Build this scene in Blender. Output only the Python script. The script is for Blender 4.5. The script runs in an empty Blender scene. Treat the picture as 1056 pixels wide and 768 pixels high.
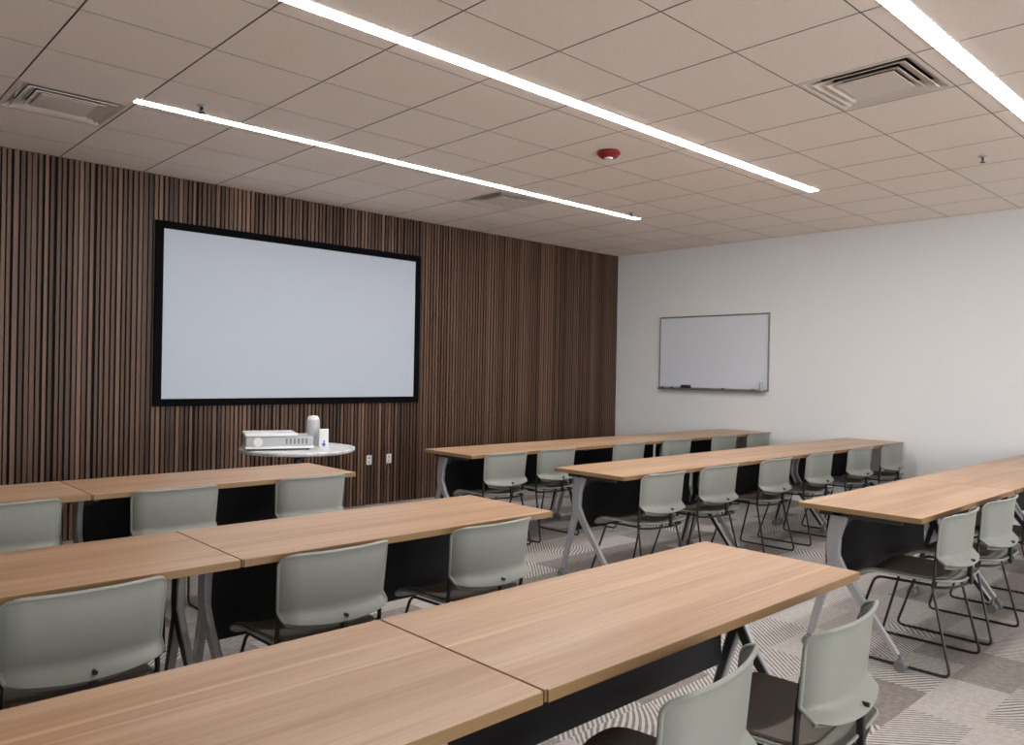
import bpy, bmesh, math, random
from mathutils import Vector, Matrix
random.seed(7)
PI = math.pi
scene = bpy.context.scene
C = scene.collection

# ------------------------------------------------------------------ camera, world, exposure
CAM_H = 1.385
CEIL = 2.967
XR, YF = 8.35, 6.82          # right (white) wall and front (wood) wall
XL, YB = -3.3, -6.0          # walls behind the camera
cam_d = bpy.data.cameras.new('camera')
cam_d.sensor_width = 36.0
cam_d.lens = 810.5 / 1056 * 36.0
cam_d.clip_start = 0.05
cam = bpy.data.objects.new('camera', cam_d)
C.objects.link(cam)
r = Vector((0.72851227, -0.6847775, 0.01869888)); u = Vector((-0.01239169, 0.01411857, 0.99982354)); f = r.cross(u) * -1
M = Matrix(((r.x, u.x, -f.x), (r.y, u.y, -f.y), (r.z, u.z, -f.z)))
cam.matrix_world = Matrix.Translation((0, 0, CAM_H)) @ M.to_4x4()
scene.camera = cam
SKY = 3.3                     # daylight fill through added windows behind the camera, brightens ceiling and walls
w = bpy.data.worlds.new('world'); scene.world = w; w.use_nodes = True
w.node_tree.nodes['Background'].inputs[0].default_value = (1.0, 0.985, 0.97, 1)
w.node_tree.nodes['Background'].inputs[1].default_value = SKY
scene.view_settings.view_transform = 'Standard'
scene.view_settings.look = 'None'
scene.view_settings.gamma = 1
scene.view_settings.use_curve_mapping = False
scene.view_settings.exposure = 1.2
STRIP_POWER = 20
STRIP_COL = (1.0, 0.985, 0.98, 1)
ADDED_WINS = [(-2.9, -0.3), (0.1, 2.7), (3.1, 5.7), (6.0, 8.1)]; WZ0, WZ1 = 0.35, 2.75
for a_, b_ in ADDED_WINS:           # sampling portals in the openings added for fill light (they emit nothing themselves)
    pl = bpy.data.lights.new('added_window_portal', 'AREA'); pl.shape = 'RECTANGLE'; pl.size = b_ - a_; pl.size_y = WZ1 - WZ0
    pl.cycles.is_portal = True
    po = bpy.data.objects.new('added_window_portal', pl); C.objects.link(po)
    po.location = ((a_ + b_) / 2, YB - 0.02, (WZ0 + WZ1) / 2); po.rotation_euler = (-math.pi / 2 + math.pi, 0, 0)

# ------------------------------------------------------------------ materials
def mat(name, col, rough=0.5, metal=0.0, spec=0.5):
    m = bpy.data.materials.new(name); m.use_nodes = True
    b = m.node_tree.nodes['Principled BSDF']
    b.inputs['Base Color'].default_value = (*col, 1)
    b.inputs['Roughness'].default_value = rough
    b.inputs['Metallic'].default_value = metal
    b.inputs['Specular IOR Level'].default_value = spec
    return m

class NT:
    def __init__(s, m): s.m = m; s.t = m.node_tree; s.n = s.t.nodes; s.b = s.n['Principled BSDF']
    def node(s, t, **kw):
        x = s.n.new(t)
        for k, v in kw.items(): setattr(x, k, v)
        return x
    def link(s, a, b): s.t.links.new(a, b)
    def math(s, op, a, b=None, c=None):
        x = s.node('ShaderNodeMath', operation=op)
        for i, v in enumerate((a, b, c)):
            if v is None: continue
            if isinstance(v, (int, float)): x.inputs[i].default_value = v
            else: s.link(v, x.inputs[i])
        return x.outputs[0]
    def mix(s, fac, a, b):
        x = s.node('ShaderNodeMix', data_type='RGBA')
        for i, v in ((0, fac), (6, a), (7, b)):
            if isinstance(v, (int, float)): x.inputs[i].default_value = v
            elif isinstance(v, tuple): x.inputs[i].default_value = (*v, 1)
            else: s.link(v, x.inputs[i])
        return x.outputs[2]
    def obj(s, scale=(1, 1, 1)):
        tc = s.node('ShaderNodeTexCoord'); mp = s.node('ShaderNodeMapping')
        mp.inputs['Scale'].default_value = scale
        s.link(tc.outputs['Object'], mp.inputs['Vector']); return mp.outputs[0]
    def noise(s, vec, scale, detail=4, rough=0.55):
        x = s.node('ShaderNodeTexNoise'); x.inputs['Scale'].default_value = scale
        x.inputs['Detail'].default_value = detail; x.inputs['Roughness'].default_value = rough
        s.link(vec, x.inputs['Vector']); return x.outputs['Fac']
    def ramp(s, fac, stops):
        x = s.node('ShaderNodeValToRGB'); e = x.color_ramp.elements
        while len(e) < len(stops): e.new(0.5)
        for k, (p, c) in enumerate(stops): e[k].position = p; e[k].color = (*c, 1)
        s.link(fac, x.inputs['Fac']); return x.outputs['Color']
    def bump(s, h, strength, dist=0.002):
        x = s.node('ShaderNodeBump'); x.inputs['Strength'].default_value = strength
        x.inputs['Distance'].default_value = dist
        s.link(h, x.inputs['Height']); s.link(x.outputs[0], s.b.inputs['Normal'])

def noisy(name, col, rough, amount=0.08, scale=60, bump=0.2, metal=0, stretch=(1, 1, 1), spec=0.5):
    m = mat(name, col, rough, metal, spec); q = NT(m)
    n = q.noise(q.obj(stretch), scale)
    lo = tuple(c * (1 - amount) for c in col); hi = tuple(min(1, c * (1 + amount)) for c in col)
    q.link(q.ramp(n, [(0.3, lo), (0.7, hi)]), q.b.inputs['Base Color'])
    if bump: q.bump(n, bump, 0.0006)
    return m

MT = {}
MT['plaster'] = noisy('white wall paint', (0.80, 0.82, 0.835), 0.85, 0.015, 180, 0.15, spec=0.25)
MT['tile'] = noisy('mineral ceiling tile', (0.90, 0.825, 0.765), 0.95, 0.06, 140, 0.35, spec=0.1)
MT['grid'] = mat('ceiling grid seam', (0.27, 0.225, 0.195), 0.8)
MT['black_metal'] = mat('black powder coated rod', (0.012, 0.012, 0.014), 0.4)
MT['silver'] = noisy('silver powder coat', (0.42, 0.43, 0.45), 0.38, 0.04, 90, 0.0, 0.55)
MT['channel'] = mat('black channel insert', (0.015, 0.015, 0.017), 0.55)
MT['panel'] = noisy('black modesty panel', (0.006, 0.006, 0.007), 0.7, 0.15, 120, 0.2, spec=0.3)
MT['underframe'] = mat('black under frame', (0.03, 0.03, 0.032), 0.6)
MT['shell'] = noisy('sage grey polypropylene', (0.265, 0.281, 0.258), 0.42, 0.03, 220, 0.12, spec=0.4)
MT['pad'] = noisy('dark taupe seat pad', (0.15, 0.130, 0.112), 0.75, 0.08, 200, 0.2, spec=0.3)
MT['caster'] = mat('grey caster rubber', (0.16, 0.165, 0.17), 0.5)
MT['vent'] = mat('white enamel vent', (0.74, 0.68, 0.63), 0.5)
MT['dark'] = mat('dark duct void', (0.01, 0.01, 0.01), 0.9)
MT['velvet'] = mat('black velvet frame', (0.004, 0.004, 0.005), 0.95, spec=0.05)
MT['screen'] = noisy('matte projection fabric', (0.47, 0.52, 0.60), 0.9, 0.008, 300, 0.05, spec=0.1)
MT['board'] = mat('glossy white board', (0.72, 0.76, 0.83), 0.35)
MT['alu'] = mat('brushed aluminium', (0.30, 0.30, 0.30), 0.4, 0.7)
MT['plastic_white'] = mat('white plastic', (0.72, 0.73, 0.74), 0.35)
MT['plastic_grey'] = mat('grey plastic', (0.42, 0.44, 0.46), 0.4)
MT['lens'] = mat('dark lens glass', (0.02, 0.02, 0.03), 0.08)
MT['red'] = mat('red fire alarm plastic', (0.20, 0.008, 0.014), 0.5)
MT['strobe'] = mat('strobe lens', (0.75, 0.74, 0.72), 0.2)
MT['blue'] = mat('blue print', (0.06, 0.08, 0.55), 0.5)
MT['black_felt'] = mat('black eraser felt', (0.02, 0.02, 0.022), 0.9)
MT['marker_b'] = mat('navy marker cap', (0.02, 0.025, 0.09), 0.4)
MT['marker_g'] = mat('olive marker cap', (0.12, 0.12, 0.05), 0.4)
MT['marker_r'] = mat('maroon marker cap', (0.14, 0.03, 0.03), 0.4)
MT['laminate'] = noisy('white marbled laminate', (0.62, 0.63, 0.64), 0.35, 0.22, 14, 0)

# lamp
m = bpy.data.materials.new('lit diffuser'); m.use_nodes = True
b = m.node_tree.nodes['Principled BSDF']
b.inputs['Base Color'].default_value = (0.9, 0.9, 0.9, 1)
b.inputs['Emission Color'].default_value = STRIP_COL
b.inputs['Emission Strength'].default_value = STRIP_POWER
MT['lamp'] = m

def wood_top():
    m = mat('oak laminate top', (0.5, 0.33, 0.2), 0.36, spec=0.42); q = NT(m)
    oi = q.node('ShaderNodeObjectInfo')
    tc = q.node('ShaderNodeTexCoord'); add = q.node('ShaderNodeVectorMath', operation='ADD')
    q.link(tc.outputs['Object'], add.inputs[0])
    cmb = q.node('ShaderNodeCombineXYZ'); rr = q.math('MULTIPLY', oi.outputs['Random'], 37.0)
    q.link(rr, cmb.inputs[0]); q.link(rr, cmb.inputs[1]); q.link(cmb.outputs[0], add.inputs[1])
    def mp(sc):
        x = q.node('ShaderNodeMapping'); x.inputs['Scale'].default_value = sc
        q.link(add.outputs[0], x.inputs['Vector']); return x.outputs[0]
    broad = q.noise(mp((0.45, 7, 3)), 1.6, 3, 0.5)
    fine = q.noise(mp((1.6, 60, 10)), 1.5, 5, 0.6)
    c1 = q.ramp(broad, [(0.30, (0.40, 0.232, 0.130)), (0.5, (0.480, 0.303, 0.185)), (0.64, (0.54, 0.362, 0.238))])
    c2 = q.ramp(fine, [(0.35, (0.76, 0.73, 0.69)), (0.6, (1, 1, 1))])
    streak = q.noise(mp((0.25, 16, 3)), 1.8, 2, 0.5)
    c1 = q.mix(q.math('MULTIPLY', q.math('SMOOTH_MIN', q.math('MAXIMUM', q.math('MULTIPLY', q.math('SUBTRACT', streak, 0.60), 9.0), 0.0), 1.0, 0.1), 0.55), c1, (0.70, 0.50, 0.34))
    mx = q.node('ShaderNodeMix', data_type='RGBA', blend_type='MULTIPLY'); mx.inputs[0].default_value = 0.55
    q.link(c1, mx.inputs[6]); q.link(c2, mx.inputs[7])
    q.link(mx.outputs[2], q.b.inputs['Base Color'])
    q.bump(fine, 0.08, 0.0004)
    return m
MT['wood'] = wood_top()
MT['edge'] = noisy('oak edge band', (0.23, 0.140, 0.062), 0.5, 0.12, 8, 0, stretch=(0.5, 30, 30))

PITCH = 0.040
def slat_mat():
    m = mat('walnut slats', (0.1, 0.06, 0.04), 0.5, spec=0.35); q = NT(m)
    tc = q.node('ShaderNodeTexCoord'); sx = q.node('ShaderNodeSeparateXYZ'); q.link(tc.outputs['Object'], sx.inputs[0])
    cell = q.math('FLOOR', q.math('DIVIDE', sx.outputs[0], PITCH))
    wn = q.node('ShaderNodeTexWhiteNoise', noise_dimensions='1D'); q.link(cell, wn.inputs['W'])
    panel = q.math('FLOOR', q.math('DIVIDE', sx.outputs[0], PITCH * 3))
    wn2 = q.node('ShaderNodeTexWhiteNoise', noise_dimensions='1D'); q.link(panel, wn2.inputs['W'])
    mp = q.node('ShaderNodeMapping'); mp.inputs['Scale'].default_value = (14, 14, 0.8)
    q.link(tc.outputs['Object'], mp.inputs['Vector'])
    g = q.noise(mp.outputs[0], 2.0, 5, 0.6)
    far = q.math('MINIMUM', q.math('MAXIMUM', q.math('DIVIDE', q.math('SUBTRACT', sx.outputs[0], 4.6), 0.7), 0.0), 1.0)
    per = q.math('ADD', q.math('MULTIPLY', q.math('SUBTRACT', wn.outputs['Value'], 0.5), q.math('SUBTRACT', 1.0, q.math('MULTIPLY', far, 0.6))), 0.5)
    v = q.math('ADD', q.math('MULTIPLY', per, 0.55), q.math('ADD', q.math('MULTIPLY', wn2.outputs['Value'], 0.20), q.math('MULTIPLY', g, 0.30)))
    col = q.ramp(v, [(0.22, (0.046, 0.0235, 0.0145)), (0.52, (0.098, 0.054, 0.034)), (0.85, (0.21, 0.122, 0.080))])
    q.link(col, q.b.inputs['Base Color']); q.bump(g, 0.1, 0.0005)
    return m
MT['slat'] = slat_mat()
MT['felt'] = mat('black acoustic felt', (0.012, 0.010, 0.009), 0.95, spec=0.1)

def carpet():
    m = mat('patterned carpet planks', (0.3, 0.28, 0.26), 0.97, spec=0.1); q = NT(m)
    tc = q.node('ShaderNodeTexCoord'); sx = q.node('ShaderNodeSeparateXYZ'); q.link(tc.outputs['Object'], sx.inputs[0])
    X, Y = sx.outputs[0], sx.outputs[1]
    L, W = 0.50, 0.25
    row = q.math('FLOOR', q.math('DIVIDE', Y, W))
    wr = q.node('ShaderNodeTexWhiteNoise', noise_dimensions='1D'); q.link(row, wr.inputs['W'])
    xo = q.math('ADD', q.math('DIVIDE', X, L), q.math('MULTIPLY', wr.outputs['Value'], 1.0))
    colm = q.math('FLOOR', xo)
    def rnd(off):
        cb = q.node('ShaderNodeCombineXYZ'); q.link(colm, cb.inputs[0]); q.link(row, cb.inputs[1]); cb.inputs[2].default_value = off
        wn = q.node('ShaderNodeTexWhiteNoise', noise_dimensions='3D'); q.link(cb.outputs[0], wn.inputs['Vector']); return wn.outputs['Value']
    r1, r2, r3 = rnd(0.0), rnd(3.7), rnd(9.1)
    base = q.ramp(r1, [(0.0, (0.17, 0.145, 0.132)), (0.36, (0.22, 0.195, 0.18)), (0.56, (0.33, 0.30, 0.285)), (0.78, (0.45, 0.425, 0.405))])
    base.node.color_ramp.interpolation = 'CONSTANT'
    # fine stripes, direction and curvature changing from plank to plank
    sgn = q.math('SUBTRACT', q.math('MULTIPLY', q.math('GREATER_THAN', r2, 0.5), 2.0), 1.0)
    bend = q.math('MULTIPLY', q.math('MULTIPLY', q.math('SINE', q.math('MULTIPLY', X, 9.0)), 0.05), q.math('GREATER_THAN', r3, 0.75))
    d = q.math('ADD', q.math('ADD', X, bend), q.math('MULTIPLY', q.math('MULTIPLY', Y, 0.9), sgn))
    st = q.math('SINE', q.math('MULTIPLY', d, 2 * PI / 0.028))
    stm = q.math('GREATER_THAN', st, 0.0)
    stripes = q.mix(stm, (0.17, 0.148, 0.135), (0.55, 0.53, 0.51))
    c = q.mix(q.math('GREATER_THAN', r2, 0.0), base, base)
    sel = q.math('MAXIMUM', q.math('GREATER_THAN', r3, 0.46), 0.13)
    c = q.mix(sel, base, stripes)
    blot = q.noise(tc.outputs['Object'], 34, 3, 0.7)
    c = q.mix(0.22, c, q.ramp(blot, [(0.35, (0.17, 0.148, 0.135)), (0.62, (0.50, 0.475, 0.455))]))
    tex = q.noise(tc.outputs['Object'], 260, 3, 0.7)
    c2 = q.ramp(tex, [(0.3, (0.80, 0.79, 0.78)), (0.7, (1, 1, 1))])
    mx = q.node('ShaderNodeMix', data_type='RGBA', blend_type='MULTIPLY'); mx.inputs[0].default_value = 1.0
    q.link(c, mx.inputs[6]); q.link(c2, mx.inputs[7])
    q.link(mx.outputs[2], q.b.inputs['Base Color'])
    q.bump(tex, 0.5, 0.002)
    return m
MT['carpet'] = carpet()

# ------------------------------------------------------------------ mesh helpers
def link(name, bm, mats, parent=None, smooth=None, bevel=None):
    me = bpy.data.meshes.new(name); bm.normal_update()
    bmesh.ops.recalc_face_normals(bm, faces=bm.faces)
    bm.to_mesh(me); bm.free()
    for x in (mats if isinstance(mats, (list, tuple)) else [mats]): me.materials.append(x)
    if smooth:
        for p in me.polygons: p.use_smooth = True
        me.set_sharp_from_angle(angle=math.radians(smooth))
    o = bpy.data.objects.new(name, me); C.objects.link(o)
    if parent: o.parent = parent
    if bevel:
        md = o.modifiers.new('bevel', 'BEVEL'); md.width = bevel; md.segments = 2; md.limit_method = 'ANGLE'
    return o

def box(bm, x0, x1, y0, y1, z0, z1, mi=0):
    v = [bm.verts.new(p) for p in ((x0,y0,z0),(x1,y0,z0),(x1,y1,z0),(x0,y1,z0),(x0,y0,z1),(x1,y0,z1),(x1,y1,z1),(x0,y1,z1))]
    fs = []
    for i in ((0,3,2,1),(4,5,6,7),(0,1,5,4),(1,2,6,5),(2,3,7,6),(3,0,4,7)):
        fc = bm.faces.new([v[k] for k in i]); fc.material_index = mi; fs.append(fc)
    return fs

def rounded_path(pts, rad, seg=5, closed=False):
    P = [Vector(p) for p in pts]; out = []
    n = len(P)
    for i in range(n):
        if not closed and i in (0, n - 1): out.append(P[i]); continue
        a, b, c = P[i - 1], P[i], P[(i + 1) % n]
        d1, d2 = (a - b), (c - b)
        rr = min(rad, d1.length * 0.45, d2.length * 0.45)
        s, e = b + d1.normalized() * rr, b + d2.normalized() * rr
        for k in range(seg + 1):
            t = k / seg; out.append(s * (1 - t) ** 2 + b * 2 * t * (1 - t) + e * t * t)
    return out

def tube(bm, pts, rad, sides=8, rad2=None, closed=False, mi=0):
    P = [Vector(p) for p in pts]; n = len(P); rings = []
    up = Vector((0, 0, 1)); prev = None
    for i in range(n):
        if closed: t = (P[(i + 1) % n] - P[i - 1])
        else: t = (P[min(i + 1, n - 1)] - P[max(i - 1, 0)])
        t.normalize()
        if prev is None:
            ref = up if abs(t.z) < 0.9 else Vector((1, 0, 0))
            nx = t.cross(ref).normalized()
        else:
            nx = (prev - t * prev.dot(t)).normalized()
        prev = nx; ny = t.cross(nx)
        rr = rad if rad2 is None else rad + (rad2 - rad) * i / (n - 1)
        rings.append([bm.verts.new(P[i] + (nx * math.cos(a) + ny * math.sin(a)) * rr) for a in [2 * PI * k / sides for k in range(sides)]])
    m_ = n if closed else n - 1
    for i in range(m_):
        A, B = rings[i], rings[(i + 1) % n]
        for k in range(sides):
            fc = bm.faces.new((A[k], A[(k + 1) % sides], B[(k + 1) % sides], B[k])); fc.material_index = mi
    if not closed:
        for R_ in (rings[0][::-1], rings[-1]):
            fc = bm.faces.new(R_); fc.material_index = mi

def lathe(bm, prof, cx=0, cy=0, sides=32, mi=0):
    rings = []
    for rr, z in prof:
        if rr < 1e-6: rings.append([bm.verts.new((cx, cy, z))])
        else: rings.append([bm.verts.new((cx + rr * math.cos(2*PI*k/sides), cy + rr * math.sin(2*PI*k/sides), z)) for k in range(sides)])
    for A, B in zip(rings, rings[1:]):
        for k in range(sides):
            j = (k + 1) % sides
            if len(A) == 1 and len(B) == 1: continue
            if len(A) == 1: vs = (A[0], B[j], B[k])
            elif len(B) == 1: vs = (A[k], A[j], B[0])
            else: vs = (A[k], A[j], B[j], B[k])
            fc = bm.faces.new(vs); fc.material_index = mi
    for R_ in (rings[0], rings[-1]):
        if len(R_) > 1: bm.faces.new(R_)

def ribbon(bm, pts, x0, x1, mi=0):
    """pts: (y, z, width) along a bar lying in the yz plane, thickness x0..x1"""
    L_ = []
    n = len(pts)
    for i, (y, z, wd) in enumerate(pts):
        a = pts[max(i - 1, 0)]; b = pts[min(i + 1, n - 1)]
        t = Vector((b[0] - a[0], b[1] - a[1])).normalized(); nn = Vector((-t.y, t.x)) * wd / 2
        L_.append([bm.verts.new((x0, y + nn.x, z + nn.y)), bm.verts.new((x1, y + nn.x, z + nn.y)),
                   bm.verts.new((x1, y - nn.x, z - nn.y)), bm.verts.new((x0, y - nn.x, z - nn.y))])
    for A, B in zip(L_, L_[1:]):
        for k in range(4):
            fc = bm.faces.new((A[k], A[(k + 1) % 4], B[(k + 1) % 4], B[k])); fc.material_index = mi
    bm.faces.new(L_[0]); bm.faces.new(L_[-1][::-1])

def empty(name, loc, label, cat, group=None, rz=0):
    o = bpy.data.objects.new(name, None); C.objects.link(o); o.location = loc; o.rotation_euler = (0, 0, rz)
    o.empty_display_size = 0.1
    return tag(o, label, cat, group)
def tag(o, label, cat, group=None):
    o['label'] = label; o['category'] = cat
    if group: o['group'] = group
    return o
def struct(name, bm, m, **k):
    o = link(name, bm, m, **k); o['kind'] = 'structure'; return o
KIDS = {}
def copy_tree(o, parent=None):
    c = o.copy(); C.objects.link(c)
    if parent: c.parent = parent
    for ch in [x for x in ALL_CHILDREN.get(o.name, [])]: copy_tree(ch, c)
    return c
ALL_CHILDREN = {}
def register(root):
    ch = [o for o in bpy.data.objects if o.parent == root]
    ALL_CHILDREN[root.name] = ch
    for x in ch: register(x)

# ------------------------------------------------------------------ room shell
bm = bmesh.new(); box(bm, XL, XR, YB, YF, -0.10, 0.0); struct('floor', bm, MT['carpet'])
bm = bmesh.new(); box(bm, XR, XR + 0.12, YB, YF + 0.2, 0, CEIL + 0.05); struct('wall_right', bm, MT['plaster'])
bm = bmesh.new(); box(bm, XL - 0.12, XL, YB, YF + 0.2, 0, CEIL + 0.05); struct('wall_left', bm, MT['plaster'])
bm = bmesh.new()
box(bm, XL - 0.12, XR + 0.12, YB - 0.12, YB, 0, WZ0); box(bm, XL - 0.12, XR + 0.12, YB - 0.12, YB, WZ1, CEIL + 0.05)
ed = [XL - 0.12] + [v for p in ADDED_WINS for v in p] + [XR + 0.12]
for k in range(0, len(ed), 2): box(bm, ed[k], ed[k + 1], YB - 0.12, YB, WZ0, WZ1)
struct('wall_back', bm, MT['plaster'])
for k, (a_, b_) in enumerate(ADDED_WINS):  # unseen windows, put in so fill daylight reaches the ceiling and walls
    bm = bmesh.new(); h = 0.025
    box(bm, a_, b_, YB - 0.08, YB - 0.03, WZ0, WZ0 + 2 * h); box(bm, a_, b_, YB - 0.08, YB - 0.03, WZ1 - 2 * h, WZ1)
    for xm in (a_ + h, (a_ + b_) / 2, b_ - h): box(bm, xm - h, xm + h, YB - 0.08, YB - 0.03, WZ0 + 2 * h, WZ1 - 2 * h)
    struct('added_window_%d' % (k + 1), bm, MT['alu'])

# front wall: black felt with walnut slats standing proud of it
SY = YF - 0.020
bm = bmesh.new(); box(bm, XL, XR, SY + 0.018, YF + 0.12, 0, CEIL + 0.05, 1)
i0 = int(math.ceil(XL / PITCH)); i1 = int(XR / PITCH)
for i in range(i0, i1):
    wd = random.uniform(0.021, 0.0315); xa = i * PITCH + random.uniform(0.0045, 0.0385 - wd); box(bm, xa, xa + wd, SY, SY + 0.0185, 0.0, CEIL - 0.001, 0)
struct('wall_front', bm, [MT['slat'], MT['felt']])

# suspended ceiling
G = 0.6096; GX0, GY0 = 0.9766, 2.6893
VENTS = [(0, 4), (5, -2), (6, 4)]     # (i, j) cell of each air vent
def gx(i): return GX0 + G * i
def gy(j): return GY0 + G * j
bm = bmesh.new()
ia, ib = int(math.floor((XL - GX0) / G)), int(math.ceil((XR - GX0) / G))
ja, jb = int(math.floor((YB - GY0) / G)), int(math.ceil((YF - GY0) / G))
hgx, hgy = 0.0046, 0.0032
for i in range(ia, ib):
    for j in range(ja, jb):
        if (i, j) in VENTS: continue
        x0, x1 = max(gx(i) + hgx, XL), min(gx(i + 1) - hgx, XR)
        y0, y1 = max(gy(j) + hgy, YB), min(gy(j + 1) - hgy, YF)
        if x1 - x0 < 0.01 or y1 - y0 < 0.01: continue
        for fc in box(bm, x0, x1, y0, y1, CEIL, CEIL + 0.016, 0)[2:]: fc.material_index = 1
for i in range(ia, ib + 1):
    x = gx(i)
    if XL < x < XR: box(bm, x - 0.012, x + 0.012, YB, YF, CEIL + 0.0165, CEIL + 0.020, 1)
for j in range(ja, jb + 1):
    y = gy(j)
    if YB < y < YF: box(bm, XL, XR, y - 0.012, y + 0.012, CEIL + 0.0165, CEIL + 0.020, 1)
struct('ceiling', bm, [MT['tile'], MT['grid']])
bm = bmesh.new(); box(bm, XL - 0.1, XR + 0.1, YB - 0.1, YF + 0.15, CEIL + 0.22, CEIL + 0.27); struct('ceiling_upper', bm, MT['dark'])

# ------------------------------------------------------------------ projection screen
t = empty('projection_screen', (3.65, SY, 1.81), 'large blank projection screen with a black frame on the slatted wood wall', 'projection screen')
hw, hh, fw = 1.355, 0.775, 0.063
bm = bmesh.new()
box(bm, -hw, hw, -0.035, 0, hh - fw, hh); box(bm, -hw, hw, -0.035, 0, -hh, -hh + fw)
box(bm, -hw, -hw + fw, -0.035, 0, -hh + fw, hh - fw); box(bm, hw - fw, hw, -0.035, 0, -hh + fw, hh - fw)
link('frame', bm, MT['velvet'], t, bevel=0.003)
bm = bmesh.new(); box(bm, -hw + fw, hw - fw, -0.024, -0.002, -hh + fw, hh - fw); link('screen_fabric', bm, MT['screen'], t)

# ------------------------------------------------------------------ whiteboard on the right wall
BX = XR
t = empty('whiteboard', (BX, 5.325, 1.66), 'small white marker board with thin metal frame on the white wall', 'whiteboard')
hy, z0, z1 = 0.765, -0.455, 0.452
bm = bmesh.new(); box(bm, -0.016, -0.001, -hy + 0.01, hy - 0.01, z0 + 0.01, z1 - 0.01); link('writing_surface', bm, MT['board'], t)
bm = bmesh.new()
box(bm, -0.022, 0, -hy, hy, z1 - 0.018, z1); box(bm, -0.022, 0, -hy, hy, z0, z0 + 0.018)
box(bm, -0.022, 0, -hy, -hy + 0.014, z0 + 0.018, z1 - 0.018); box(bm, -0.022, 0, hy - 0.014, hy, z0 + 0.018, z1 - 0.018)
link('frame', bm, MT['alu'], t, bevel=0.002)
bm = bmesh.new(); box(bm, -0.085, -0.022, -hy + 0.03, hy - 0.03, z0 - 0.014, z0 + 0.004); box(bm, -0.085, -0.081, -hy + 0.03, hy - 0.03, z0 + 0.004, z0 + 0.008)
link('pen_tray', bm, MT['alu'], t)
TZ = 1.66 + z0 + 0.0042
o = empty('board_eraser', (BX - 0.052, 5.66, TZ), 'black felt eraser standing on the whiteboard pen tray', 'eraser')
bm = bmesh.new(); box(bm, -0.023, 0.023, -0.065, 0.065, 0, 0.022); link('felt_pad', bm, MT['black_felt'], o, bevel=0.003)
bm = bmesh.new(); box(bm, -0.021, 0.021, -0.062, 0.062, 0.022, 0.045); link('handle', bm, MT['underframe'], o, bevel=0.005)
def marker(y, m, label, cat='marker', grp='markers on the whiteboard tray'):
    bm = bmesh.new()
    o = empty('marker_pen', (BX - 0.05, y, TZ + 0.0095), label, cat, grp)
    tube(bm, [(0, -0.062, 0), (0, 0.015, 0)], 0.0092, 10); link('barrel', bm, MT['plastic_grey'], o, smooth=40)
    bm = bmesh.new(); tube(bm, [(0, 0.015, 0), (0, 0.062, 0)], 0.0095, 10, 0.008); link('cap', bm, m, o, smooth=40)
marker(5.97, MT['marker_r'], 'maroon capped marker at the far left end of the whiteboard tray')
marker(5.83, MT['marker_b'], 'navy capped marker on the tray just left of the black eraser')
marker(5.09, MT['black_felt'], 'black capped marker near the middle right of the whiteboard tray')
marker(4.70, MT['marker_g'], 'olive capped marker at the right end of the whiteboard tray')
o = empty('spray_bottle', (BX - 0.045, 4.635, TZ), 'small pale cleaner bottle at the right end of the whiteboard tray', 'bottle')
bm = bmesh.new(); lathe(bm, [(0.018, 0), (0.019, 0.01), (0.019, 0.08), (0.009, 0.10), (0.009, 0.105)], sides=16); link('body', bm, MT['plastic_grey'], o, smooth=40)
bm = bmesh.new(); lathe(bm, [(0.010, 0.105), (0.010, 0.125), (0.006, 0.13)], sides=14); link('cap', bm, MT['plastic_white'], o, smooth=40)

# ------------------------------------------------------------------ wall outlets on the wood wall
def outlet(x, label):
    o = empty('wall_outlet', (x, SY, 0.455), label, 'outlet')
    bm = bmesh.new(); box(bm, -0.030, 0.030, -0.006, 0, -0.048, 0.048); link('cover_plate', bm, MT['plastic_white'], o, bevel=0.002)
    for s in (-1, 1):
        bm = bmesh.new(); box(bm, -0.013, 0.013, -0.009, -0.006, s * 0.021 - 0.012, s * 0.021 + 0.012); link('socket', bm, MT['plastic_grey'], o, bevel=0.003)
outlet(4.42, 'white outlet plate on the wood wall, the one nearer the round cart')
outlet(4.66, 'white outlet plate on the wood wall, the one farther from the round cart')

# ------------------------------------------------------------------ linear ceiling lights
def strip(x0, x1, y, wd, label):
    o = empty('linear_light', ((x0 + x1) / 2, y, CEIL), label, 'ceiling light', 'linear ceiling lights')
    L_ = (x1 - x0) / 2; n = 2
    bm = bmesh.new()
    h = wd / 2 + 0.006
    box(bm, -L_ - 0.006, L_ + 0.006, -h, -wd / 2, -0.005, -0.0005); box(bm, -L_ - 0.006, L_ + 0.006, wd / 2, h, -0.005, -0.0005)
    box(bm, -L_ - 0.006, -L_, -wd / 2, wd / 2, -0.005, -0.0005); box(bm, L_, L_ + 0.006, -wd / 2, wd / 2, -0.005, -0.0005)
    link('trim_frame', bm, MT['plastic_white'], o)
    for k in range(n):
        a = -L_ + 2 * L_ * k / n + 0.003; b_ = -L_ + 2 * L_ * (k + 1) / n - 0.003
        bm = bmesh.new(); box(bm, a, b_, -wd / 2 + 0.0005, wd / 2 - 0.0005, -0.007, -0.001); link('diffuser', bm, MT['lamp'], o)
    return o
strip(1.56, 6.43, 5.00, 0.066, 'lit linear ceiling strip nearest the slatted wood wall')
strip(1.56, 6.43, 3.13, 0.080, 'lit linear ceiling strip in the middle, ending near the white wall')
strip(1.56, 6.43, 1.325, 0.086, 'lit linear ceiling strip at the upper right, beside the larger air vent')

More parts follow.
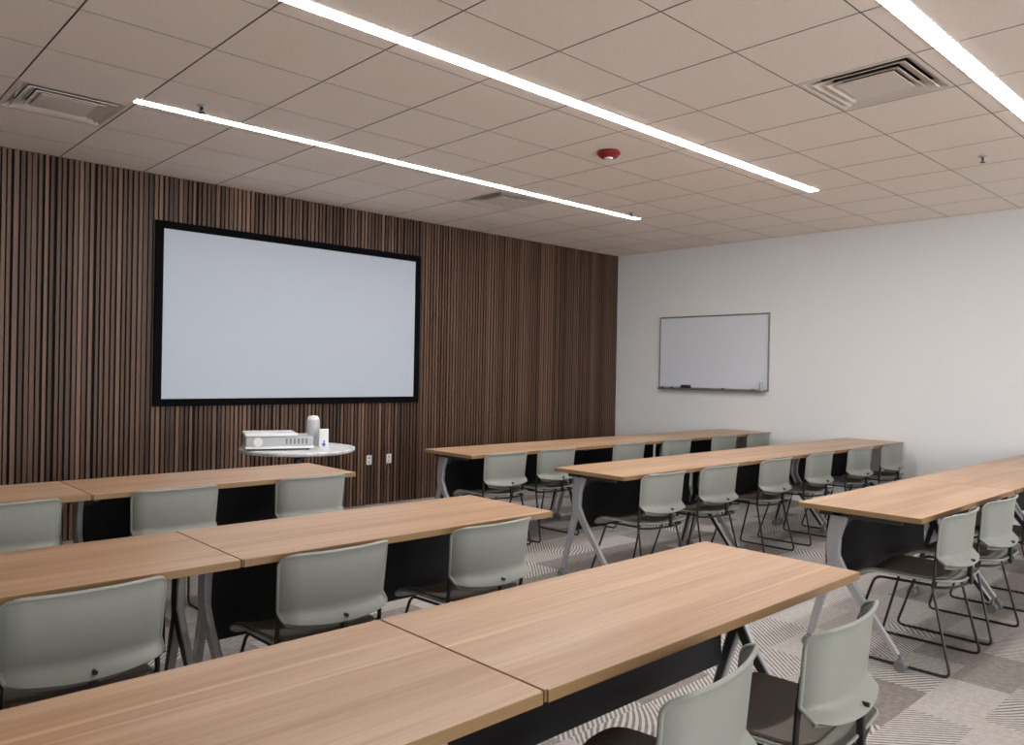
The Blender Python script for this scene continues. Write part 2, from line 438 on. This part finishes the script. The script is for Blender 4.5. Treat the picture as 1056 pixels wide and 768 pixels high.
# ------------------------------------------------------------------ air vents
def vent(i, j, label):
    x, y = gx(i) + G / 2, gy(j) + G / 2
    o = empty('air_vent', (x, y, CEIL), label, 'air vent', 'square ceiling air vents')
    H_ = G / 2 - 0.004
    def ring(a, za, b_, zb, m, name):
        bm = bmesh.new()
        A = [bm.verts.new((sx * a, sy * a, za)) for sx, sy in ((-1,-1),(1,-1),(1,1),(-1,1))]
        B = [bm.verts.new((sx * b_, sy * b_, zb)) for sx, sy in ((-1,-1),(1,-1),(1,1),(-1,1))]
        A2 = [bm.verts.new(v.co + Vector((0, 0, 0.004))) for v in A]; B2 = [bm.verts.new(v.co + Vector((0, 0, 0.004))) for v in B]
        for k in range(4):
            q = (k + 1) % 4
            bm.faces.new((A[k], A[q], B[q], B[k])); bm.faces.new((A2[q], A2[k], B2[k], B2[q]))
            bm.faces.new((A[q], A[k], A2[k], A2[q])); bm.faces.new((B[k], B[q], B2[q], B2[k]))
        link(name, bm, m, o)
    ring(H_, 0.0, H_ - 0.022, -0.001, MT['vent'], 'outer_frame')
    ring(H_ - 0.022, 0.0, H_ - 0.075, 0.036, MT['vent'], 'louver')
    ring(H_ - 0.060, -0.004, H_ - 0.125, 0.030, MT['vent'], 'louver')
    ring(H_ - 0.112, -0.006, H_ - 0.165, 0.022, MT['vent'], 'louver')
    bm = bmesh.new(); h = H_ - 0.150; box(bm, -h, h, -h, h, -0.004, 0.002); link('center_panel', bm, MT['vent'], o, bevel=0.002)
    bm = bmesh.new(); box(bm, -H_, H_, -H_, H_, 0.055, 0.075); link('duct_backing', bm, MT['dark'], o)
vent(0, 4, 'square air vent at upper left, beside the left end of a light strip')
vent(5, -2, 'square air vent at upper right, between two light strips')
vent(6, 4, 'small looking distant air vent between the wood wall and a light strip')

# ------------------------------------------------------------------ fire alarm and sprinklers
o = empty('fire_alarm', (4.33, 3.64, CEIL), 'red round fire alarm with a clear strobe on the ceiling', 'fire alarm')
bm = bmesh.new(); lathe(bm, [(0, -0.0005), (0.076, -0.0005), (0.084, -0.012), (0.084, -0.020), (0.060, -0.044), (0.052, -0.048), (0, -0.048)], sides=32)
link('housing', bm, MT['red'], o, smooth=35)
bm = bmesh.new(); lathe(bm, [(0.032, -0.046), (0.030, -0.054), (0.018, -0.059), (0, -0.060)], sides=20); link('strobe_lens', bm, MT['strobe'], o, smooth=40)
def sprinkler(x, y, label):
    o = empty('sprinkler_head', (x, y, CEIL), label, 'sprinkler')
    bm = bmesh.new(); lathe(bm, [(0.030, -0.0005), (0.030, -0.003), (0.014, -0.010), (0.012, -0.0105)], sides=20); link('escutcheon', bm, MT['plastic_grey'], o, smooth=40)
    bm = bmesh.new(); lathe(bm, [(0.008, -0.010), (0.008, -0.030), (0.004, -0.034)], sides=12)
    for s in (-1, 1): tube(bm, rounded_path([(0.008 * s, 0, -0.012), (0.016 * s, 0, -0.028), (0.002 * s, 0, -0.044)], 0.006, 3), 0.0025, 6)
    link('frame', bm, MT['black_metal'], o, smooth=40)
    bm = bmesh.new(); lathe(bm, [(0.019, -0.044), (0.019, -0.047), (0, -0.049)], sides=16); link('deflector', bm, MT['black_metal'], o)
sprinkler(6.21, 1.79, 'small sprinkler head on the ceiling near the white wall, upper right')
sprinkler(6.14, 4.86, 'tiny sprinkler head beside the right end of the strip nearest the wood wall')
sprinkler(1.88, 4.80, 'tiny sprinkler head beside the left end of the strip nearest the wood wall')

# ------------------------------------------------------------------ flip-top training table
TOPZ = 0.74; TL, TD = 1.497, 0.60
def make_table():
    root = empty('training_table', (0, 0, 0), '', 'table', 'training tables')
    hx, hy = TL / 2 - 0.0022, TD / 2
    bm = bmesh.new()
    fs = box(bm, -hx, hx, -hy, hy, TOPZ - 0.026, TOPZ)
    bmesh.ops.bevel(bm, geom=[e for e in bm.edges if abs(e.verts[0].co.z - e.verts[1].co.z) > 0.01], offset=0.006, segments=2, affect='EDGES')
    bmesh.ops.bevel(bm, geom=[e for e in bm.edges if abs(e.verts[0].co.z - e.verts[1].co.z) < 1e-5 and len(e.link_faces) == 2 and abs(e.link_faces[0].normal.z - e.link_faces[1].normal.z) > 0.5], offset=0.0015, segments=1, affect='EDGES')
    bm.normal_update()
    for fc in bm.faces: fc.material_index = 0 if abs(fc.normal.z) > 0.9 else 1
    link('tabletop', bm, [MT['wood'], MT['edge']], root)
    LZ = lambda L_: [(y, z + 0.02 * min(1, z / 0.45), wd) for y, z, wd in L_]
    stem = [(0.095, 0.690, 0.085), (0.108, 0.64, 0.080), (0.125, 0.57, 0.070), (0.128, 0.50, 0.068), (0.125, 0.44, 0.062)]
    back = [(0.120, 0.47, 0.050), (0.150, 0.38, 0.046), (0.205, 0.20, 0.036), (0.243, 0.062, 0.028)]
    front = [(0.125, 0.48, 0.050), (0.075, 0.39, 0.048), (-0.060, 0.225, 0.038), (-0.190, 0.068, 0.028)]
    stem, back, front = LZ(stem), LZ(back), LZ(front)
    for s in (-1, 1):
        xo, xi = s * (hx - 0.032), s * (hx - 0.062)
        a, b_ = min(xo, xi), max(xo, xi)
        bm = bmesh.new()
        ribbon(bm, stem, a, b_)
        ribbon(bm, back, a + 0.001, b_ - 0.001); ribbon(bm, front, a + 0.002, b_ - 0.002)
        lg = link('leg_frame', bm, MT['silver'], root, bevel=0.006)
        # black channel on the inner face of the frame
        bm = bmesh.new(); xs = sorted((xi - s * 0.0015, xi + s * 0.010))
        sc = lambda L_, k: [(y, z, wd * k) for y, z, wd in L_]
        for L_ in (stem, back, front): ribbon(bm, sc(L_, 0.62), xs[0], xs[1])
        o = link('channel_insert', bm, MT['channel'], lg); o['label'] = 'black insert on the inner face of the leg'
        for (y, z) in ((0.250, 0), (-0.205, 0)):
            bm = bmesh.new(); xm = (xo + xi) / 2
            for q in (-1, 1):
                tube(bm, [(xm + q * 0.007, y, 0.027), (xm + q * 0.021, y, 0.027)], 0.0265, 16)
            tube(bm, [(xm, y, 0.03), (xm, y, 0.075)], 0.010, 8)
            tube(bm, [(xm - 0.007, y, 0.036), (xm + 0.007, y, 0.036)], 0.024, 12)
            link('caster', bm, MT['caster'], lg, smooth=40)
        bm = bmesh.new(); box(bm, a, b_ + 0.0, -0.20, 0.20, TOPZ - 0.052, TOPZ - 0.0262)
        ribbon(bm, [(0.06, TOPZ - 0.045, 0.03), (0.10, TOPZ - 0.075, 0.06), (0.115, TOPZ - 0.10, 0.05)], min(xi, xi - s * 0.045), max(xi, xi - s * 0.045))
        link('mounting_bracket', bm, MT['underframe'], root, bevel=0.004)
    bm = bmesh.new()
    xa = hx - 0.066
    box(bm, -xa, xa, 0.085, 0.125, TOPZ - 0.085, TOPZ - 0.045)
    link('cross_beam', bm, MT['underframe'], root, bevel=0.004)
    # modesty panel, a slightly bowed sheet under the rear of the top
    bm = bmesh.new(); n = 12; xa = hx - 0.075; cols = []
    for k in range(n + 1):
        x = -xa + 2 * xa * k / n; col_ = []
        for (y, z) in ((0.165, TOPZ - 0.03), (0.172, 0.62), (0.176, 0.50), (0.172, 0.37), (0.165, 0.325)):
            col_.append((bm.verts.new((x, y, z)), bm.verts.new((x, y + 0.006, z))))
        cols.append(col_)
    for A, B in zip(cols, cols[1:]):
        for q in range(4):
            bm.faces.new((A[q][0], B[q][0], B[q + 1][0], A[q + 1][0])); bm.faces.new((B[q][1], A[q][1], A[q + 1][1], B[q + 1][1]))
        bm.faces.new((A[0][0], A[0][1], B[0][1], B[0][0])); bm.faces.new((A[4][1], A[4][0], B[4][0], B[4][1]))
    for E_ in (cols[0], cols[-1]):
        for q in range(4): bm.faces.new((E_[q][0], E_[q + 1][0], E_[q + 1][1], E_[q][1]))
    link('modesty_panel', bm, MT['panel'], root, smooth=30)
    return root

ROWS = {'N': 1.10, 'M': 2.51, 'F': 4.20, 'R3': 1.335, 'R2': 3.07, 'R1': 4.53}
XS_L, XS_R = 1.145, 3.855
tables = [
 ('N', XS_L + TL / 2, 'light oak table nearest the camera, right one, its corner at picture centre right'),
 ('N', XS_L - TL / 2, 'light oak table nearest the camera, left one, cut off by the lower left corner'),
 ('M', XS_L + TL / 2, 'oak table in the second row on the left, the half right of the seam'),
 ('M', XS_L - TL / 2, 'oak table in the second row on the left, cut off by the left picture edge'),
 ('F', XS_L + TL / 2, 'oak table in front of the projector cart, the right one of its row'),
 ('F', XS_L - TL / 2, 'oak table below the slatted wall at the far left picture edge'),
 ('R3', XS_R + TL * 0.5, 'oak table at right with a silver wheeled leg, aisle end of the nearest right row'),
 ('R3', XS_R + TL * 1.5, 'oak table in the middle of the nearest right row, cut by the right picture edge'),
 ('R3', XS_R + TL * 2.5, 'oak table of the nearest right row standing against the white wall'),
 ('R2', XS_R + TL * 0.5, 'oak table at the aisle end of the middle right row, forked silver leg showing'),
 ('R2', XS_R + TL * 1.5, 'oak table in the centre of the middle right row'),
 ('R2', XS_R + TL * 2.5, 'oak table of the middle right row standing against the white wall'),
 ('R1', XS_R + TL * 0.5, 'oak table at the aisle end of the farthest right row, near the wood wall'),
 ('R1', XS_R + TL * 1.5, 'oak table in the centre of the farthest right row'),
 ('R1', XS_R + TL * 2.5, 'oak table of the farthest right row, below the whiteboard'),
]
proto = make_table(); register(proto)
for k, (row, x, lab) in enumerate(tables):
    o = proto if k == 0 else copy_tree(proto)
    x -= 0.002 * (x - XS_R) if x > XS_R else 0
    o.location = (x, ROWS[row] + TD / 2, 0); o['label'] = lab

# ------------------------------------------------------------------ sled-base chair
def shell_grid(fn, nu, nv, th, mats, name, parent, rim=None):
    """fn(u,v) -> (point, normal); closed slab of thickness th"""
    bm = bmesh.new(); F, B = [], []
    for i in range(nu + 1):
        fr, br = [], []
        for j in range(nv + 1):
            p, n = fn(-1 + 2 * i / nu, -1 + 2 * j / nv)
            fr.append(bm.verts.new(p)); br.append(bm.verts.new(p + n * th))
        F.append(fr); B.append(br)
    for i in range(nu):
        for j in range(nv):
            bm.faces.new((F[i][j], F[i + 1][j], F[i + 1][j + 1], F[i][j + 1]))
            bm.faces.new((B[i][j], B[i][j + 1], B[i + 1][j + 1], B[i + 1][j]))
    edge = [(i, 0) for i in range(nu)] + [(nu, j) for j in range(nv)] + [(i, nv) for i in range(nu, 0, -1)] + [(0, j) for j in range(nv, 0, -1)]
    for k in range(len(edge)):
        a, b_ = edge[k], edge[(k + 1) % len(edge)]
        bm.faces.new((F[a[0]][a[1]], F[b_[0]][b_[1]], B[b_[0]][b_[1]], B[a[0]][a[1]]))
    if rim:
        pts = []
        for (i, j) in edge:
            q = (F[i][j].co + B[i][j].co) / 2
            if not pts or (q - pts[-1]).length > 0.004: pts.append(q.copy())
        tube(bm, pts, rim, 8, closed=True)
    return link(name, bm, mats, parent, smooth=50)

def squircle(u, v, rx, ry, sx, sy):
    """square (u,v) to a rounded rectangle with corner radii rx, ry (in half-size units)"""
    au, av = abs(u), abs(v)
    # shrink u where |v| is inside the corner zone
    ku = 1.0
    if av > 1 - ry:
        t = (av - (1 - ry)) / ry
        ku = 1 - rx * (1 - math.sqrt(max(0, 1 - t * t * 0.985)))
    return u * ku, v

def make_chair():
    root = empty('stacking_chair', (0, 0, 0), '', 'chair', 'grey shell chairs at the training tables')
    zt, zb = 0.748, 0.477
    def backf(u, v):
        # denser sampling towards top and bottom
        vv = math.sin(v * PI / 2)
        uu, _ = squircle(u, vv, 0.22, 0.32, 1, 1)
        z = zb + (zt - zb) * (vv + 1) / 2
        Wd = 0.208 + 0.010 * (vv + 1) / 2
        x = uu * Wd
        zz = z
        y = -0.200 - 0.022 * (z - zb) / (zt - zb)
        y += 0.036 * abs(uu) ** 2 + 0.028 * (max(0, abs(uu) - 0.86) / 0.14) ** 1.0
        # flare at the foot of the back, then curl forwards
        if z < 0.547:
            t = (0.547 - z) / 0.070
            y += -0.038 * min(1, t / 0.62) ** 0.9 + (0.050 * ((t - 0.62) / 0.38) ** 1.6 if t > 0.62 else 0)
            zz = z + 0.028 * uu * uu * t
        # top lip rolls back slightly
        if z > zt - 0.03: y -= 0.008 * ((z - zt + 0.03) / 0.03) ** 2
        return Vector((x, y, zz)), Vector((0, 0.55 + 0.45 * (1 - abs(uu)), 0)).normalized()
    bk = shell_grid(backf, 22, 26, 0.007, MT['shell'], 'backrest', root, rim=0.0062)
    def seatf(u, v):
        vv = math.sin(v * PI / 2); uu, _ = squircle(u, vv, 0.26, 0.26, 1, 1)
        x = uu * (0.212 + 0.012 * vv); y = 0.020 + vv * 0.235
        z = 0.420 + 0.016 * abs(uu) ** 3 - 0.010 * (1 - uu * uu) * (1 - vv * vv)
        if vv > 0.45: z -= 0.045 * ((vv - 0.45) / 0.55) ** 2
        if vv < -0.45: z += 0.018 * ((-vv - 0.45) / 0.55) ** 2
        return Vector((x, y, z)), Vector((0, 0, -1))
    shell_grid(seatf, 22, 26, 0.008, MT['shell'], 'seat', root, rim=0.0058)
    def padf(u, v):
        vv = math.sin(v * PI / 2); uu, _ = squircle(u, vv, 0.26, 0.26, 1, 1)
        yy = 0.052 + vv * 0.196; p, n = seatf(u, math.asin(max(-1, min(1, (yy - 0.020) / 0.235))) * 2 / PI)
        p.x = uu * (0.212 + 0.012 * (yy - 0.020) / 0.235)
        q = Vector((p.x * 0.955, yy, p.z + 0.0095))
        return q, n
    shell_grid(padf, 22, 26, 0.0085, MT['pad'], 'seat_pad', root)['label'] = 'dark taupe seat pad'
    R_ = 0.0068
    for s in (-1, 1):
        # one rod: seat rail, front leg, floor runner, rear leg
        pts = [(s*0.185, -0.12, 0.407), (s*0.185, 0.15, 0.401), (s*0.232, 0.268, R_), (s*0.232, -0.212, R_), (s*0.198, -0.118, 0.398)]
        bm = bmesh.new(); tube(bm, rounded_path(pts, 0.035, 5), R_, 8); link('sled_leg', bm, MT['black_metal'], root, smooth=60)
        bm = bmesh.new(); tube(bm, rounded_path([(s*0.198, -0.118, 0.400), (s*0.209, -0.128, 0.443), (s*0.205, -0.130, 0.516), (s*0.202, -0.140, 0.622)], 0.03, 4), 0.0085, 8)
        link('back_upright', bm, MT['black_metal'], root, smooth=60)
    bm = bmesh.new()
    tube(bm, rounded_path([(-0.198, -0.118, 0.400), (-0.165, -0.195, 0.408), (0, -0.222, 0.408), (0.165, -0.195, 0.408), (0.198, -0.118, 0.400)], 0.09, 6), 0.0068, 8)
    link('seat_frame', bm, MT['black_metal'], root, smooth=60)
    bm = bmesh.new(); box(bm, -0.011, 0.011, -0.232, -0.212, 0.403, 0.496); br = link('back_bracket', bm, MT['black_metal'], root, bevel=0.004)
    bm = bmesh.new(); tube(bm, [(0, -0.222, 0.520), (0, -0.242, 0.520)], 0.0065, 10); link('bolt', bm, MT['black_metal'], bk, smooth=60)
    return root

def cy(row): return ROWS[row] + 0.117      # the back stands just clear of the table edge
chairs = [
 ('N', 1.485, 1.113, 'grey chair nearest the camera at the bottom, left of its neighbour, back cut off below'),
 ('N', 2.10, 1.095, 'grey chair at the bottom right pulled out from the nearest table, whole back showing'),
 ('M', 0.665, None, 'grey chair at the lower left picture edge, tucked into the second row table'),
 ('M', 1.475, None, 'grey chair in the second left row just right of the dark forked table legs'),
 ('M', 2.22, None, 'grey chair at the aisle end of the second left row'),
 ('F', 0.780, None, 'grey chair at the left picture edge in the row under the slatted wall'),
 ('F', 1.535, None, 'grey chair below the left half of the projection screen, middle one of its row'),
 ('F', 2.315, None, 'grey chair directly below the projector cart, aisle end of its row'),
 ('R3', 4.20, None, 'grey chair at the aisle end of the nearest right row, dark sled legs fully visible'),
 ('R3', 4.86, None, 'second grey chair from the aisle in the nearest right row'),
 ('R3', 5.70, None, 'grey chair cut off by the right picture edge in the nearest right row'),
 ('R2', 4.21, None, 'grey chair at the aisle end of the middle right row, beside the forked silver leg'),
 ('R2', 4.87, None, 'second grey chair from the aisle in the middle right row'),
 ('R2', 5.665, None, 'third grey chair from the aisle in the middle right row'),
 ('R2', 6.40, None, 'fourth grey chair from the aisle in the middle right row'),
 ('R2', 7.20, None, 'fifth grey chair from the aisle in the middle right row'),
 ('R2', 7.93, None, 'grey chair of the middle right row nearest the white wall'),
 ('R1', 4.18, None, 'grey chair at the aisle end of the farthest right row, by the wood wall'),
 ('R1', 4.75, None, 'second grey chair from the aisle in the farthest right row'),
 ('R1', 5.71, None, 'third grey chair from the aisle in the farthest right row, hidden below its top'),
 ('R1', 6.46, None, 'fourth grey chair from the aisle in the farthest right row, hidden below its top'),
 ('R1', 7.31, None, 'fifth grey chair from the aisle in the farthest right row, under the whiteboard'),
 ('R1', 8.01, None, 'grey chair of the farthest right row nearest the white wall'),
]
pc = make_chair(); register(pc)
for k, (row, x, y, lab) in enumerate(chairs):
    rz = {0: 0.17, 1: 0.09}.get(k, random.uniform(-0.02, 0.02))
    o = pc if k == 0 else copy_tree(pc)
    o.location = (x, cy(row) if y is None else y, 0); o['label'] = lab
    o.rotation_euler = (0, 0, rz)

# ------------------------------------------------------------------ projector cart
CX, CY, CZ = 2.87, 5.38, 0.785
t = empty('round_cart', (CX, CY, 0), 'round white topped pedestal table in front of the wood wall', 'table')
bm = bmesh.new(); lathe(bm, [(0, CZ - 0.030), (0.405, CZ - 0.030), (0.418, CZ - 0.022), (0.422, CZ - 0.010), (0.418, CZ), (0, CZ)], sides=64); link('tabletop', bm, MT['laminate'], t, smooth=40)
bm = bmesh.new(); tube(bm, [(0, 0, 0.05), (0, 0, CZ - 0.030)], 0.028, 16); lathe(bm, [(0.028, CZ - 0.09), (0.11, CZ - 0.045), (0.11, CZ - 0.0305)], sides=24); link('column', bm, MT['black_metal'], t, smooth=40)
for k in range(4):
    a = PI / 4 + k * PI / 2; d = Vector((math.cos(a), math.sin(a), 0))
    bm = bmesh.new(); tube(bm, [d * 0.02 + Vector((0, 0, 0.075)), d * 0.30 + Vector((0, 0, 0.058))], 0.022, 10, 0.014)
    lg = link('base_leg', bm, MT['black_metal'], t, smooth=40)
    bm = bmesh.new(); e = d * 0.29; tube(bm, [(e.x - 0.01, e.y, 0.026), (e.x + 0.01, e.y, 0.026)], 0.0255, 14); tube(bm, [(e.x, e.y, 0.03), (e.x, e.y, 0.055)], 0.008, 8); link('caster', bm, MT['caster'], lg, smooth=40)

t = empty('projector', (CX - 0.165, CY - 0.005, CZ + 0.0005), 'white projector lying on the left side of the round white table', 'projector', rz=-0.36)
bm = bmesh.new(); box(bm, -0.235, 0.235, -0.15, 0.15, 0.016, 0.098)
link('body', bm, MT['plastic_grey'], t, bevel=0.012)
bm = bmesh.new(); box(bm, -0.240, 0.125, -0.155, 0.155, 0.098, 0.122); link('top_cover', bm, MT['plastic_white'], t, bevel=0.010)
bm = bmesh.new(); box(bm, -0.238, 0.238, -0.153, 0.153, 0.012, 0.030); link('base_trim', bm, MT['plastic_white'], t, bevel=0.004)
bm = bmesh.new(); tube(bm, [(-0.15, -0.149, 0.062), (-0.15, -0.156, 0.062)], 0.032, 20); link('lens', bm, MT['plastic_white'], t)
bm = bmesh.new()
for k in range(6): box(bm, 0.04 + k * 0.028, 0.052 + k * 0.028, -0.1512, -0.149, 0.045, 0.085)
link('vent_grille', bm, MT['caster'], t)
for sx in (-0.2, 0.2):
    for sy in (-0.12, 0.12):
        bm = bmesh.new(); tube(bm, [(sx, sy, 0), (sx, sy, 0.013)], 0.012, 10); link('foot', bm, MT['black_metal'], t)

t = empty('canister', (CX + 0.158, CY + 0.060, CZ + 0.0005), 'tall grey cylindrical canister standing behind the small white carton', 'canister')
bm = bmesh.new(); lathe(bm, [(0, 0), (0.048, 0), (0.052, 0.006), (0.050, 0.19), (0.046, 0.20)], sides=28); link('body', bm, MT['plastic_grey'], t, smooth=40)
bm = bmesh.new(); lathe(bm, [(0.046, 0.20), (0.044, 0.212), (0.034, 0.226), (0.0, 0.232)], sides=28); link('lid', bm, MT['plastic_white'], t, smooth=50)
t = empty('small_carton', (CX + 0.168, CY - 0.085, CZ + 0.0005), 'small upright white carton with a blue mark on the round table', 'carton', rz=-0.5)
bm = bmesh.new(); box(bm, -0.035, 0.035, -0.03, 0.03, 0, 0.135); link('box', bm, MT['plastic_white'], t, bevel=0.003)
bm = bmesh.new(); tube(bm, [(0, -0.0305, 0.022), (0, -0.0315, 0.022)], 0.013, 12); tube(bm, [(0.002, -0.0305, 0.045), (0.002, -0.0315, 0.045)], 0.007, 10); link('blue_mark', bm, MT['blue'], t)
